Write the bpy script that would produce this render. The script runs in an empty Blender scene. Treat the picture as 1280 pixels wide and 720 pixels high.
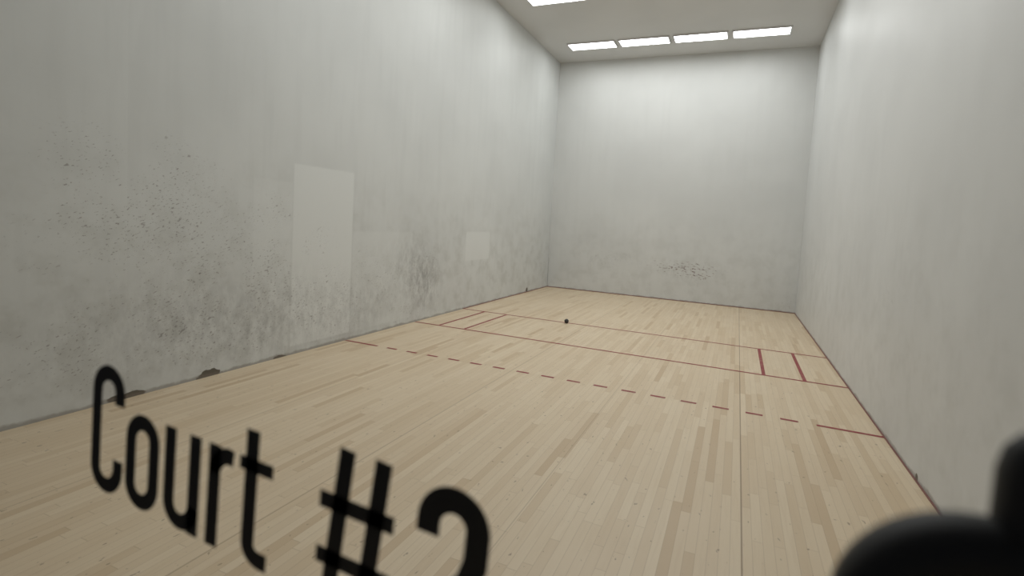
import bpy, bmesh, math, random
from mathutils import Vector
random.seed(3)
C=bpy.context.collection
scene=bpy.context.scene
W,H,F,B=6.096,5.99,-0.15,-12.377     # width, height, front wall y, back (glass) plane y

# ------------------------------------------------------------------ node helper
class NT:
    def __init__(s,name):
        s.m=bpy.data.materials.new(name); s.m.use_nodes=True
        s.t=s.m.node_tree; s.n=s.t.nodes; s.b=s.n["Principled BSDF"]
        s._geo=None
    def link(s,a,b): s.t.links.new(a,b)
    def put(s,sock,v):
        if isinstance(v,bpy.types.NodeSocket): s.link(v,sock)
        elif v is not None: sock.default_value=v
    def M(s,op,a,b=None,c=None,clamp=False):
        n=s.n.new("ShaderNodeMath"); n.operation=op; n.use_clamp=clamp
        s.put(n.inputs[0],a); s.put(n.inputs[1],b); s.put(n.inputs[2],c)
        return n.outputs[0]
    def xyz(s):
        if not s._geo:
            g=s.n.new("ShaderNodeNewGeometry"); x=s.n.new("ShaderNodeSeparateXYZ")
            s.link(g.outputs["Position"],x.inputs[0]); s._geo=x
            s.pos=g.outputs["Position"]
        return s._geo.outputs
    def comb(s,x,y,z=0.0):
        n=s.n.new("ShaderNodeCombineXYZ")
        s.put(n.inputs[0],x);s.put(n.inputs[1],y);s.put(n.inputs[2],z); return n.outputs[0]
    def noise(s,vec,scale,detail=2.0,rough=0.5,dist=0.0):
        n=s.n.new("ShaderNodeTexNoise"); n.noise_dimensions='2D'; s.put(n.inputs["Vector"],vec)
        n.inputs["Scale"].default_value=scale;n.inputs["Detail"].default_value=min(detail,3.0)
        n.inputs["Roughness"].default_value=rough;n.inputs["Distortion"].default_value=dist
        return n.outputs[0]
    def white(s,x,y=None):
        n=s.n.new("ShaderNodeTexWhiteNoise")
        n.noise_dimensions='2D'; s.link(s.comb(x,y if y is not None else 0.0),n.inputs["Vector"])
        return n.outputs["Value"]
    def step(s,v,a,b):      # smooth 0..1 between a and b
        n=s.n.new("ShaderNodeMapRange"); n.interpolation_type='SMOOTHSTEP'
        s.put(n.inputs["Value"],v); n.inputs["From Min"].default_value=a;n.inputs["From Max"].default_value=b
        return n.outputs["Result"]
    def mix(s,f,a,b):
        n=s.n.new("ShaderNodeMix"); n.data_type='RGBA'
        s.put(n.inputs[0],f)
        s.put(n.inputs[6],a if isinstance(a,bpy.types.NodeSocket) else (*a,1))
        s.put(n.inputs[7],b if isinstance(b,bpy.types.NodeSocket) else (*b,1))
        return n.outputs[2]
    def blob(s,u,v,u0,v0,su,sv):
        a=s.M('POWER',s.M('ABSOLUTE',s.M('DIVIDE',s.M('SUBTRACT',u,u0),su)),2.0)
        b=s.M('POWER',s.M('ABSOLUTE',s.M('DIVIDE',s.M('SUBTRACT',v,v0),sv)),2.0)
        return s.M('EXPONENT',s.M('MULTIPLY',s.M('ADD',a,b),-1.0))
    def rect(s,u,v,u0,u1,v0,v1,e=0.015):
        r=s.step(u,u0-e,u0+e); r=s.M('MULTIPLY',r,s.M('SUBTRACT',1.0,s.step(u,u1-e,u1+e)))
        r=s.M('MULTIPLY',r,s.step(v,v0-e,v0+e)); r=s.M('MULTIPLY',r,s.M('SUBTRACT',1.0,s.step(v,v1-e,v1+e)))
        return r
    def add(s,L):
        r=L[0]
        for x in L[1:]: r=s.M('ADD',r,x,clamp=True)
        return r

def simple(name,col,rough=0.5,metal=0.0,var=0.06):
    t=NT(name); t.xyz()
    n=t.noise(t.pos,40,3)
    t.link(t.mix(n,[c*(1-var) for c in col],[min(1,c*(1+var)) for c in col]),t.b.inputs["Base Color"])
    t.b.inputs["Roughness"].default_value=rough;t.b.inputs["Metallic"].default_value=metal
    return t.m

def wall_mat(name,axis,base=(0.70,0.705,0.69),patches=(),dirt=(),smudge=(),chips=(),strokes=(),corner=False,speck=1.0,rough=0.42,grime=1.0):
    t=NT(name); o=t.xyz(); u=o[axis]; v=o[2]
    p2=t.comb(u,v)
    big=t.noise(p2,1.6,3,0.65)
    col=t.mix(t.step(t.noise(p2,0.6,3,0.6),0.3,0.7),base,[c*0.94 for c in base])
    st=t.noise(t.comb(t.M('MULTIPLY',u,6.0),t.M('MULTIPLY',v,0.5)),1.0,3,0.6)
    col=t.mix(t.M('MULTIPLY',t.step(st,0.45,0.75),0.26*grime),col,[c*0.87 for c in base])
    g=t.M('MULTIPLY',t.step(t.noise(p2,3.2,3,0.7),0.38,0.75),t.M('SUBTRACT',1.0,t.step(v,0.5,2.9)))
    col=t.mix(t.M('MULTIPLY',g,0.34*grime),col,(0.42,0.42,0.39))
    for (a,b,c,d,stg) in patches:
        col=t.mix(t.M('MULTIPLY',t.rect(u,v,a,b,c,d),stg),col,[min(1,c_*1.08) for c_ in base])
    if smudge:
        sn=t.step(t.noise(t.comb(t.M('MULTIPLY',u,2.0),v),5.0,3,0.75),0.25,0.78)
        for (a,b,su,sv,stg) in smudge:
            col=t.mix(t.M('MULTIPLY',t.M('MULTIPLY',t.blob(u,v,a,b,su,sv),sn),stg),col,(0.27,0.27,0.27))
    if dirt:
        m=t.add([t.M('MULTIPLY',t.blob(u,v,a,b,su,sv),stg) for (a,b,su,sv,stg) in dirt])
        dens=t.M('MULTIPLY',m,t.step(big,0.30,0.66))
        rot=t.comb(t.M('ADD',t.M('MULTIPLY',u,0.8),t.M('MULTIPLY',v,0.6)),t.M('SUBTRACT',t.M('MULTIPLY',v,1.8),t.M('MULTIPLY',u,0.9)))
        for sc,th in ((30,0.665),(12,0.72)):
            n=t.noise(rot,sc,2,0.6)
            thr=t.M('ADD',n,t.M('MULTIPLY',dens,0.065))
            s_=t.M('MULTIPLY',t.step(thr,th+0.02,th+0.09),t.step(dens,0.02,0.35))
            col=t.mix(t.M('MULTIPLY',s_,0.60*speck),col,(0.19,0.17,0.16))
    for (a,b,su,sv,stg) in strokes:      # horizontal ball-scuff strokes
        d=t.blob(u,v,a,b,su,sv)
        n=t.noise(t.comb(t.M('ADD',u,t.M('MULTIPLY',v,0.6)),t.M('MULTIPLY',v,2.6)),10.0,3,0.75)
        s_=t.step(t.M('ADD',n,t.M('MULTIPLY',d,0.13)),0.665,0.73)
        col=t.mix(t.M('MULTIPLY',t.M('MULTIPLY',s_,t.step(d,0.05,0.3)),stg),col,(0.15,0.09,0.085))
    for (a,b,su,sv) in chips:
        n=t.M('ADD',t.blob(u,v,a,b,su,sv),t.M('MULTIPLY',t.M('SUBTRACT',t.noise(p2,11,3),0.5),0.9))
        col=t.mix(t.step(n,0.42,0.55),col,(0.12,0.105,0.085))
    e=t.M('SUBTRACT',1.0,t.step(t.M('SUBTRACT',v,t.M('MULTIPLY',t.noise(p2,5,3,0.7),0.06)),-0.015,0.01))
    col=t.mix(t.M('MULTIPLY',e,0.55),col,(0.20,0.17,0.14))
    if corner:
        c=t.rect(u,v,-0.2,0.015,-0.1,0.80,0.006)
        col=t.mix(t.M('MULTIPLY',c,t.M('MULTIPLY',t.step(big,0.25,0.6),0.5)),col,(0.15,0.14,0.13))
    t.link(col,t.b.inputs["Base Color"])
    t.b.inputs["Specular IOR Level"].default_value=0.38
    t.link(t.M('ADD',rough,t.M('MULTIPLY',big,0.12)),t.b.inputs["Roughness"])
    return t.m

# ------------------------------------------------------------------ mesh helpers
def mesh_obj(name,verts,faces,mat=None,parent=None):
    m=bpy.data.meshes.new(name);m.from_pydata(verts,[],faces);m.update()
    o=bpy.data.objects.new(name,m);C.objects.link(o)
    if mat:m.materials.append(mat)
    if parent:o.parent=parent
    return o
def box(name,a,b,mat,parent=None,bev=0):
    bm=bmesh.new();bmesh.ops.create_cube(bm,size=1)
    for v in bm.verts: v.co=Vector([(a[i]+b[i])/2+v.co[i]*(b[i]-a[i]) for i in range(3)])
    if bev: bmesh.ops.bevel(bm,geom=bm.edges[:],offset=bev,segments=3,affect='EDGES',profile=0.7)
    m=bpy.data.meshes.new(name);bm.to_mesh(m);bm.free();m.materials.append(mat)
    o=bpy.data.objects.new(name,m);C.objects.link(o)
    if parent:o.parent=parent
    return o
def empty(name,loc=(0,0,0)):
    e=bpy.data.objects.new(name,None);C.objects.link(e);e.location=loc;e.empty_display_size=.1;return e
def boxes(L):
    V=[];Fc=[]
    for a,b in L:
        k=len(V)
        V+=[(x,y,z) for x in (a[0],b[0]) for y in (a[1],b[1]) for z in (a[2],b[2])]
        Fc+=[tuple(k+i for i in f) for f in ((0,1,3,2),(4,6,7,5),(0,4,5,1),(2,3,7,6),(0,2,6,4),(1,5,7,3))]
    return V,Fc

# ------------------------------------------------------------------ floor
t=NT("maple_strip_floor"); o=t.xyz(); x,y=o[0],o[1]
bw=0.057
rx=t.M('DIVIDE',x,bw); row=t.M('FLOOR',rx); fx=t.M('FRACT',rx)
Lr=t.M('ADD',0.45,t.M('MULTIPLY',t.white(row,7.3),0.85))
ry=t.M('DIVIDE',t.M('ADD',y,t.M('ADD',40.0,t.M('MULTIPLY',t.white(row,1.7),3.0))),Lr)
idx=t.M('FLOOR',ry); fy=t.M('FRACT',ry)
tone=t.white(row,idx)
grain=t.noise(t.comb(t.M('ADD',t.M('MULTIPLY',x,38.0),t.M('MULTIPLY',tone,50.0)),t.M('MULTIPLY',y,2.2)),1.0,3,0.6,0.4)
cr=t.n.new("ShaderNodeValToRGB"); t.link(tone,cr.inputs[0])
e=cr.color_ramp.elements
e[0].position=0.0;e[0].color=(0.56,0.42,0.27,1)
e[1].position=1.0;e[1].color=(0.71,0.588,0.425,1)
for pos,c in ((0.08,(0.62,0.485,0.325,1)),(0.25,(0.66,0.53,0.37,1)),(0.7,(0.685,0.558,0.395,1))):
    k=e.new(pos);k.color=c
col=cr.outputs[0]
col=t.mix(t.M('MULTIPLY',t.step(grain,0.45,0.75),0.22),col,(0.56,0.42,0.27))
col=t.mix(t.M('MULTIPLY',t.step(t.noise(t.comb(x,y),0.7,3),0.4,0.7),0.15),col,(0.62,0.49,0.345))
edge=t.M('MINIMUM',fx,t.M('SUBTRACT',1.0,fx))
ej=t.M('SUBTRACT',1.0,t.step(edge,0.010,0.035))
ed2=t.M('MULTIPLY',t.M('MINIMUM',fy,t.M('SUBTRACT',1.0,fy)),Lr)
ej2=t.M('SUBTRACT',1.0,t.step(ed2,0.0010,0.0028))
col=t.mix(t.M('MULTIPLY',t.M('MAXIMUM',ej,ej2),0.36),col,(0.30,0.20,0.12))
for sx,w_,s_ in ((4.905,0.004,0.65),(2.457,0.0035,0.40),(3.69,0.003,0.3),(1.2,0.003,0.3)):
    ln=t.M('SUBTRACT',1.0,t.step(t.M('ABSOLUTE',t.M('SUBTRACT',x,sx)),w_*0.6,w_*1.6))
    col=t.mix(t.M('MULTIPLY',ln,s_),col,(0.18,0.11,0.06))
nk=t.step(t.noise(t.comb(t.M('MULTIPLY',x,1.0),t.M('MULTIPLY',y,0.6)),26,2,0.6),0.735,0.77)
col=t.mix(t.M('MULTIPLY',nk,0.55),col,(0.18,0.12,0.08))
t.link(col,t.b.inputs["Base Color"])
t.link(t.M('ADD',0.33,t.M('MULTIPLY',t.noise(t.comb(x,y),2.5,3),0.18)),t.b.inputs["Roughness"])
floor_m=t.m
box("floor",(-0.2,-14.6,-0.1),(W+0.2,0.05,0.0),floor_m)

# ------------------------------------------------------------------ walls
left_m=wall_mat("painted_plaster_scuffed",1,base=(0.655,0.67,0.66),
    patches=[(-8.5,-7.56,0.10,2.22,1.0),(-4.6,-3.65,0.92,1.47,0.8),(-7.54,-6.25,0.10,1.45,0.4),(-9.0,-8.52,0.05,2.0,0.3)],
    dirt=[(-8.7,0.7,1.5,0.6,0.95),(-10.2,1.8,0.6,0.5,0.6),(-9.3,1.35,0.9,0.6,0.7),(-5.9,0.7,0.6,0.6,0.8),(-6.9,0.5,0.7,0.4,0.7),(-10.4,0.6,1.2,0.4,0.6)],
    smudge=[(-5.85,0.62,0.40,0.42,0.75),(-6.25,0.95,0.45,0.4,0.45),(-8.7,0.45,1.0,0.42,0.45),(-7.2,0.4,0.7,0.35,0.35),(-9.9,0.6,0.9,0.4,0.3)],
    chips=[(-9.45,0.02,0.14,0.055),(-8.63,0.0,0.10,0.03),(-10.15,0.02,0.18,0.04),(-1.55,0.06,0.07,0.07)],grime=1.15)
front_m=wall_mat("painted_front_wall",0,base=(0.68,0.69,0.68),
    dirt=[(1.7,0.9,0.6,0.25,0.6),(3.3,1.9,0.3,0.3,0.4),(5.9,0.4,0.2,0.4,0.8)],
    strokes=[(3.60,0.83,0.70,0.15,0.75),(3.9,0.65,0.40,0.10,0.6)],
    smudge=[(3.6,0.7,0.9,0.4,0.16)],chips=[(5.75,0.0,0.25,0.02),(3.6,0.0,0.06,0.025)],corner=True,speck=1.2,grime=0.7)
right_m=wall_mat("painted_right_wall",1,base=(0.675,0.685,0.68),
    dirt=[(-7.6,1.0,1.3,0.7,0.5),(-2.0,0.8,0.8,0.6,0.4)],chips=[(-8.45,0.03,0.04,0.035)],speck=0.45,grime=0.6)
back_m=wall_mat("painted_back_wall",0,speck=0.3)
T=0.2
box("wall_left",(-T,-14.6,0),(0,0.05,H),left_m)
box("wall_right",(W,-14.6,0),(W+T,0.05,H),right_m)
box("wall_front",(0,F,0),(W,F+T,H),front_m)
gx0,gx1,gz=2.9,5.6,2.4
V,Fc=boxes([((0,B-0.06,0),(gx0,B+0.06,H)),((gx1,B-0.06,0),(W,B+0.06,H)),((gx0,B-0.06,gz),(gx1,B+0.06,H))])
mesh_obj("wall_back",V,Fc,back_m)
t=NT("ceiling_paint");o=t.xyz()
t.link(t.mix(t.step(t.noise(t.comb(o[0],o[1]),0.8,3),0.3,0.7),(0.66,0.66,0.65),(0.62,0.62,0.61)),t.b.inputs["Base Color"]);t.b.inputs["Roughness"].default_value=0.55
box("ceiling",(-T,-14.6,H),(W+T,0.05,H+0.15),t.m)

gap_shadow_m=simple("maroon_gap_shadow",(0.24,0.11,0.095),0.6,0,0.3)  # reddish-brown wall-base line, with the gap shadow coloured into thin strips
box("base_gap_shadow_1",(0.0,F-0.012,0),(W,F,0.014),gap_shadow_m)
box("base_gap_shadow_2",(0.0,-4.6,0),(0.01,F,0.012),gap_shadow_m)
box("base_gap_shadow_3",(W-0.01,-9.3,0),(W,F,0.010),gap_shadow_m)

# ------------------------------------------------------------------ court lines (painted)
ft=0.3048
tl=NT("court_line_paint");o=tl.xyz()
tl.link(tl.mix(tl.step(tl.noise(tl.comb(o[0],o[1]),14,3,0.7),0.40,0.8),(0.27,0.028,0.036),(0.34,0.13,0.10)),tl.b.inputs["Base Color"]);tl.b.inputs["Roughness"].default_value=0.5
def rects(name,L,z=0.0012):
    V=[];Fc=[]
    for (x0,x1,y0,y1) in L:
        k=len(V);V+=[(x0,y0,z),(x1,y0,z),(x1,y1,z),(x0,y1,z)];Fc.append((k,k+1,k+2,k+3))
    return mesh_obj(name,V,Fc,tl.m)
lw=0.043
L=[(0.01,W-.01,-15*ft-lw/2,-15*ft+lw/2),(0.01,W-.01,-20*ft-lw/2,-20*ft+lw/2)]
for xx in (1.5*ft,3*ft,W-1.5*ft,W-3*ft):
    L.append((xx-lw/2,xx+lw/2,-20*ft+lw/2,-15*ft-lw/2))
yr=-25*ft
L+=[(0.01,21*.0254,yr-lw/2,yr+lw/2),(W-21*.0254,W-.01,yr-lw/2,yr+lw/2)]
xs=21*.0254;gap=(W-2*xs-16*.1524)/17
for i in range(16):
    a=xs+gap+i*(gap+.1524);L.append((a,a+.1524,yr-lw/2,yr+lw/2))
rects("court_line_markings",L)

# ------------------------------------------------------------------ ceiling light fixtures
em=NT("diffuser_glow");em.n.remove(em.b)
E=em.n.new("ShaderNodeEmission");E.inputs["Color"].default_value=(0.985,1.0,0.99,1);E.inputs["Strength"].default_value=13.0
em.link(E.outputs[0],em.n["Material Output"].inputs["Surface"])
fr_m=simple("white_enamel_frame",(0.6,0.6,0.6),0.4)
for ry_ in (-1.25,-3.77,-6.2,-8.65):
    root=empty("fluorescent_ceiling_light",(0,0,0))
    x0=0.62
    for i in range(4):
        a=x0+i*1.225;b=a+1.15;hw=.185
        mesh_obj("diffuser_%d"%(i+1),[(a+.03,ry_-hw,H-.02),(a+.03,ry_+hw,H-.02),(b-.03,ry_+hw,H-.02),(b-.03,ry_-hw,H-.02)],[(0,1,2,3)],em.m,root)
    V,Fc=boxes([((x0+i*1.225+s0,ry_+s1,H-.03),(x0+i*1.225+s2,ry_+s3,H)) for i in range(4) for (s0,s1,s2,s3) in ((0,-.21,1.15,-.185),(0,.185,1.15,.21),(0,-.185,.03,.185),(1.12,-.185,1.15,.185))])
    mesh_obj("fixture_frames",V,Fc,fr_m,root)
# ------------------------------------------------------------------ ball
rub=simple("dark_rubber",(0.035,0.03,0.03),0.6)
def ball(loc,r=0.0295):
    bm=bmesh.new();bmesh.ops.create_uvsphere(bm,u_segments=32,v_segments=20,radius=r)
    for v in bm.verts:
        if abs(v.co.z)<r*0.02: v.co*=1.015
    m=bpy.data.meshes.new("racquetball");bm.to_mesh(m);bm.free()
    for p in m.polygons:p.use_smooth=True
    m.materials.append(rub);o=bpy.data.objects.new("racquetball",m);C.objects.link(o);o.location=loc;o.rotation_euler=(.5,.3,0)
ball((2.09,-4.61,0.038),0.038)

# ------------------------------------------------------------------ glass door with lettering and hardware
g=NT("clear_glass");g.n.remove(g.b)
tr=g.n.new("ShaderNodeBsdfTransparent");gl=g.n.new("ShaderNodeBsdfGlossy");gl.inputs["Roughness"].default_value=0.0
tr.inputs["Color"].default_value=(0.985,0.99,0.985,1)
fz=g.n.new("ShaderNodeFresnel");fz.inputs["IOR"].default_value=1.2
mx=g.n.new("ShaderNodeMixShader");g.link(fz.outputs[0],mx.inputs[0]);g.link(tr.outputs[0],mx.inputs[1]);g.link(gl.outputs[0],mx.inputs[2])
g.link(mx.outputs[0],g.n["Material Output"].inputs["Surface"])
alu=simple("dark_anodised_frame",(0.05,0.05,0.055),0.4,0.6)
door=empty("glass_door")
mesh_obj("glass_pane",[(gx0,B,0.0),(gx1,B,0.0),(gx1,B,gz),(gx0,B,gz)],[(0,1,2,3)],g.m,door)
V,Fc=boxes([((gx0,B-.03,0),(gx0+.05,B+.03,gz)),((gx1-.05,B-.03,0),(gx1,B+.03,gz)),((gx0+.05,B-.03,gz-.05),(gx1-.05,B+.03,gz)),((gx0+.05,B-.03,0),(gx1-.05,B+.03,.08))])
mesh_obj("frame",V,Fc,alu,door)

ink=simple("black_vinyl",(0.012,0.012,0.013),0.5)
ang=-0.057;ox,oz=4.038,1.3485;ca,sa=math.cos(ang),math.sin(ang)
LV=[];LF=[]
def stroke(pts,w,closed=False):
    n=len(pts);P=[Vector(p) for p in pts];A=[];
    for i in range(n):
        if closed: d0=(P[i]-P[i-1]).normalized();d1=(P[(i+1)%n]-P[i]).normalized()
        else:
            d0=(P[i]-P[i-1]).normalized() if i>0 else (P[1]-P[0]).normalized()
            d1=(P[i+1]-P[i]).normalized() if i<n-1 else d0
        tn=(d0+d1).normalized();nr=Vector((-tn.y,tn.x));k=1/max(.6,nr.dot(Vector((-d0.y,d0.x))))
        A.append((P[i]+nr*w/2*k,P[i]-nr*w/2*k))
    k0=len(LV)
    for a,b in A:
        for q in (a,b):
            LV.append((ox+q.x*ca-q.y*sa,B-0.0015,oz+q.x*sa+q.y*ca))
    for i in range(n if closed else n-1):
        j=(i+1)%n;LF.append((k0+2*i,k0+2*i+1,k0+2*j+1,k0+2*j))
def arc(cx,cy,rx,ry,a0,a1,n=14):
    return [(cx+rx*math.cos(math.radians(a0+(a1-a0)*i/n)),cy+ry*math.sin(math.radians(a0+(a1-a0)*i/n))) for i in range(n+1)]
w=0.0185;h=w/2;cap=0.157;xh=0.113
def pill(x0,x1,y0,y1):
    r=(x1-x0)/2;cx=(x0+x1)/2;ry=r*1.05
    return arc(cx,y1-ry,r,ry,0,180)+arc(cx,y0+ry,r,ry,180,360)
# C
x0,x1=0.0+h,0.062-h;r=(x1-x0)/2;cx=(x0+x1)/2
stroke([(x1,cap-.045)]+arc(cx,cap-h-r*1.05,r,r*1.05,0,180)+arc(cx,h+r*1.05,r,r*1.05,180,360)+[(x1,.045)],w)
# o
stroke(pill(.067+h,.127-h,h,xh-h),w,True)
# u
x0,x1=.136+h,.195-h;r=(x1-x0)/2;cx=(x0+x1)/2
stroke([(x0,xh)]+arc(cx,h+r*1.05,r,r*1.05,180,350)+[(x1,h+r*1.1)],w);stroke([(x1,xh),(x1,0)],w)
# r
x0=.207+h;stroke([(x0,xh),(x0,0)],w)
stroke(arc(x0+.022,xh-.032,.022,.024,178,95,8)+[(x0+.028,xh-h)],w*.95)
# t
xt=.270;stroke([(xt,cap-.014),(xt,.026)]+arc(xt+.018,.024,.018,.0155,180,270,8)+[(xt+.028,.0085)],w)
stroke([(xt-.017,xh-.007),(xt+.030,xh-.007)],.0145)
# hash
for xx in (.384,.425): stroke([(xx-.006,0),(xx+.006,cap)],w*1.0)
for yy in (.047,.102): stroke([(.361,yy),(.447,yy)],w*.9)
# 2
w2=.023;x0,x1=.470+w2/2,.541-w2/2;r=(x1-x0)/2;cx=(x0+x1)/2
stroke([(x0,cap-.048)]+arc(cx,cap-w2/2-r*.98,r,r*.98,180,0,18)+[(x1,cap-.060),(x1-.006,cap-.080),(x0,.032),(x0,w2/2+.003)],w2)
stroke([(x0-w2/2,w2/2),(x1+w2/2,w2/2)],w2)
mesh_obj("court_sign_lettering",LV,LF,ink)

# pull hardware on the corridor side: upright rod on standoffs carrying a round flanged knob
blk=simple("black_hardware",(0.012,0.012,0.014),0.6,0.0)
def lathe(name,prof,cx,cz,y0,mat,parent,seg=48,vert=False):
    V=[];Fc=[]
    for r_,d in prof:
        for i in range(seg):
            a=2*math.pi*i/seg
            V.append((cx+r_*math.cos(a),y0+r_*math.sin(a),cz+d) if vert else (cx+r_*math.cos(a),y0-d,cz+r_*math.sin(a)))
    for j in range(len(prof)-1):
        for i in range(seg):
            k=(i+1)%seg;Fc.append((j*seg+i,j*seg+k,(j+1)*seg+k,(j+1)*seg+i))
    Fc.append(tuple(range(seg)));Fc.append(tuple((len(prof)-1)*seg+i for i in range(seg)))
    o=mesh_obj(name,V,Fc,mat,parent)
    for p in o.data.polygons:p.use_smooth=len(p.vertices)==4
    return o
lathe("latch_knob",[(.001,.070),(.040,.072),(.050,.077),(.056,.083),(.058,.092),(.056,.099),(.050,.104),(.040,.105),(.038,.102),(.001,.102)],4.862,1.529,B,blk,door)
lathe("pull_rod",[(.002,-.33),(.011,-.327),(.013,-.32),(.013,.080),(.011,.090),(.006,.097),(.001,.099)],4.875,1.527,B-.088,blk,door,32,True)
lathe("rod_standoff",[(.009,0.0),(.009,.088)],4.875,1.24,B,blk,door,24)

# ------------------------------------------------------------------ world + camera
wd=bpy.data.worlds.new("corridor_ambient");scene.world=wd;wd.use_nodes=True
wd.node_tree.nodes["Background"].inputs[0].default_value=(0.5,0.52,0.55,1);wd.node_tree.nodes["Background"].inputs[1].default_value=0.12
cd=bpy.data.cameras.new("camera");c=bpy.data.objects.new("camera",cd);C.objects.link(c)
c.location=(4.7523,-12.7268,1.6998);c.rotation_euler=(1.5059,-0.0598,0.3768)
cd.sensor_width=36;cd.lens=617.385/1280*36;cd.shift_x=-0.0303;cd.shift_y=-0.0311;cd.clip_start=0.02
cd.dof.use_dof=True;cd.dof.focus_distance=7.0;cd.dof.aperture_fstop=2.6
scene.camera=c
scene.view_settings.view_transform='Standard'
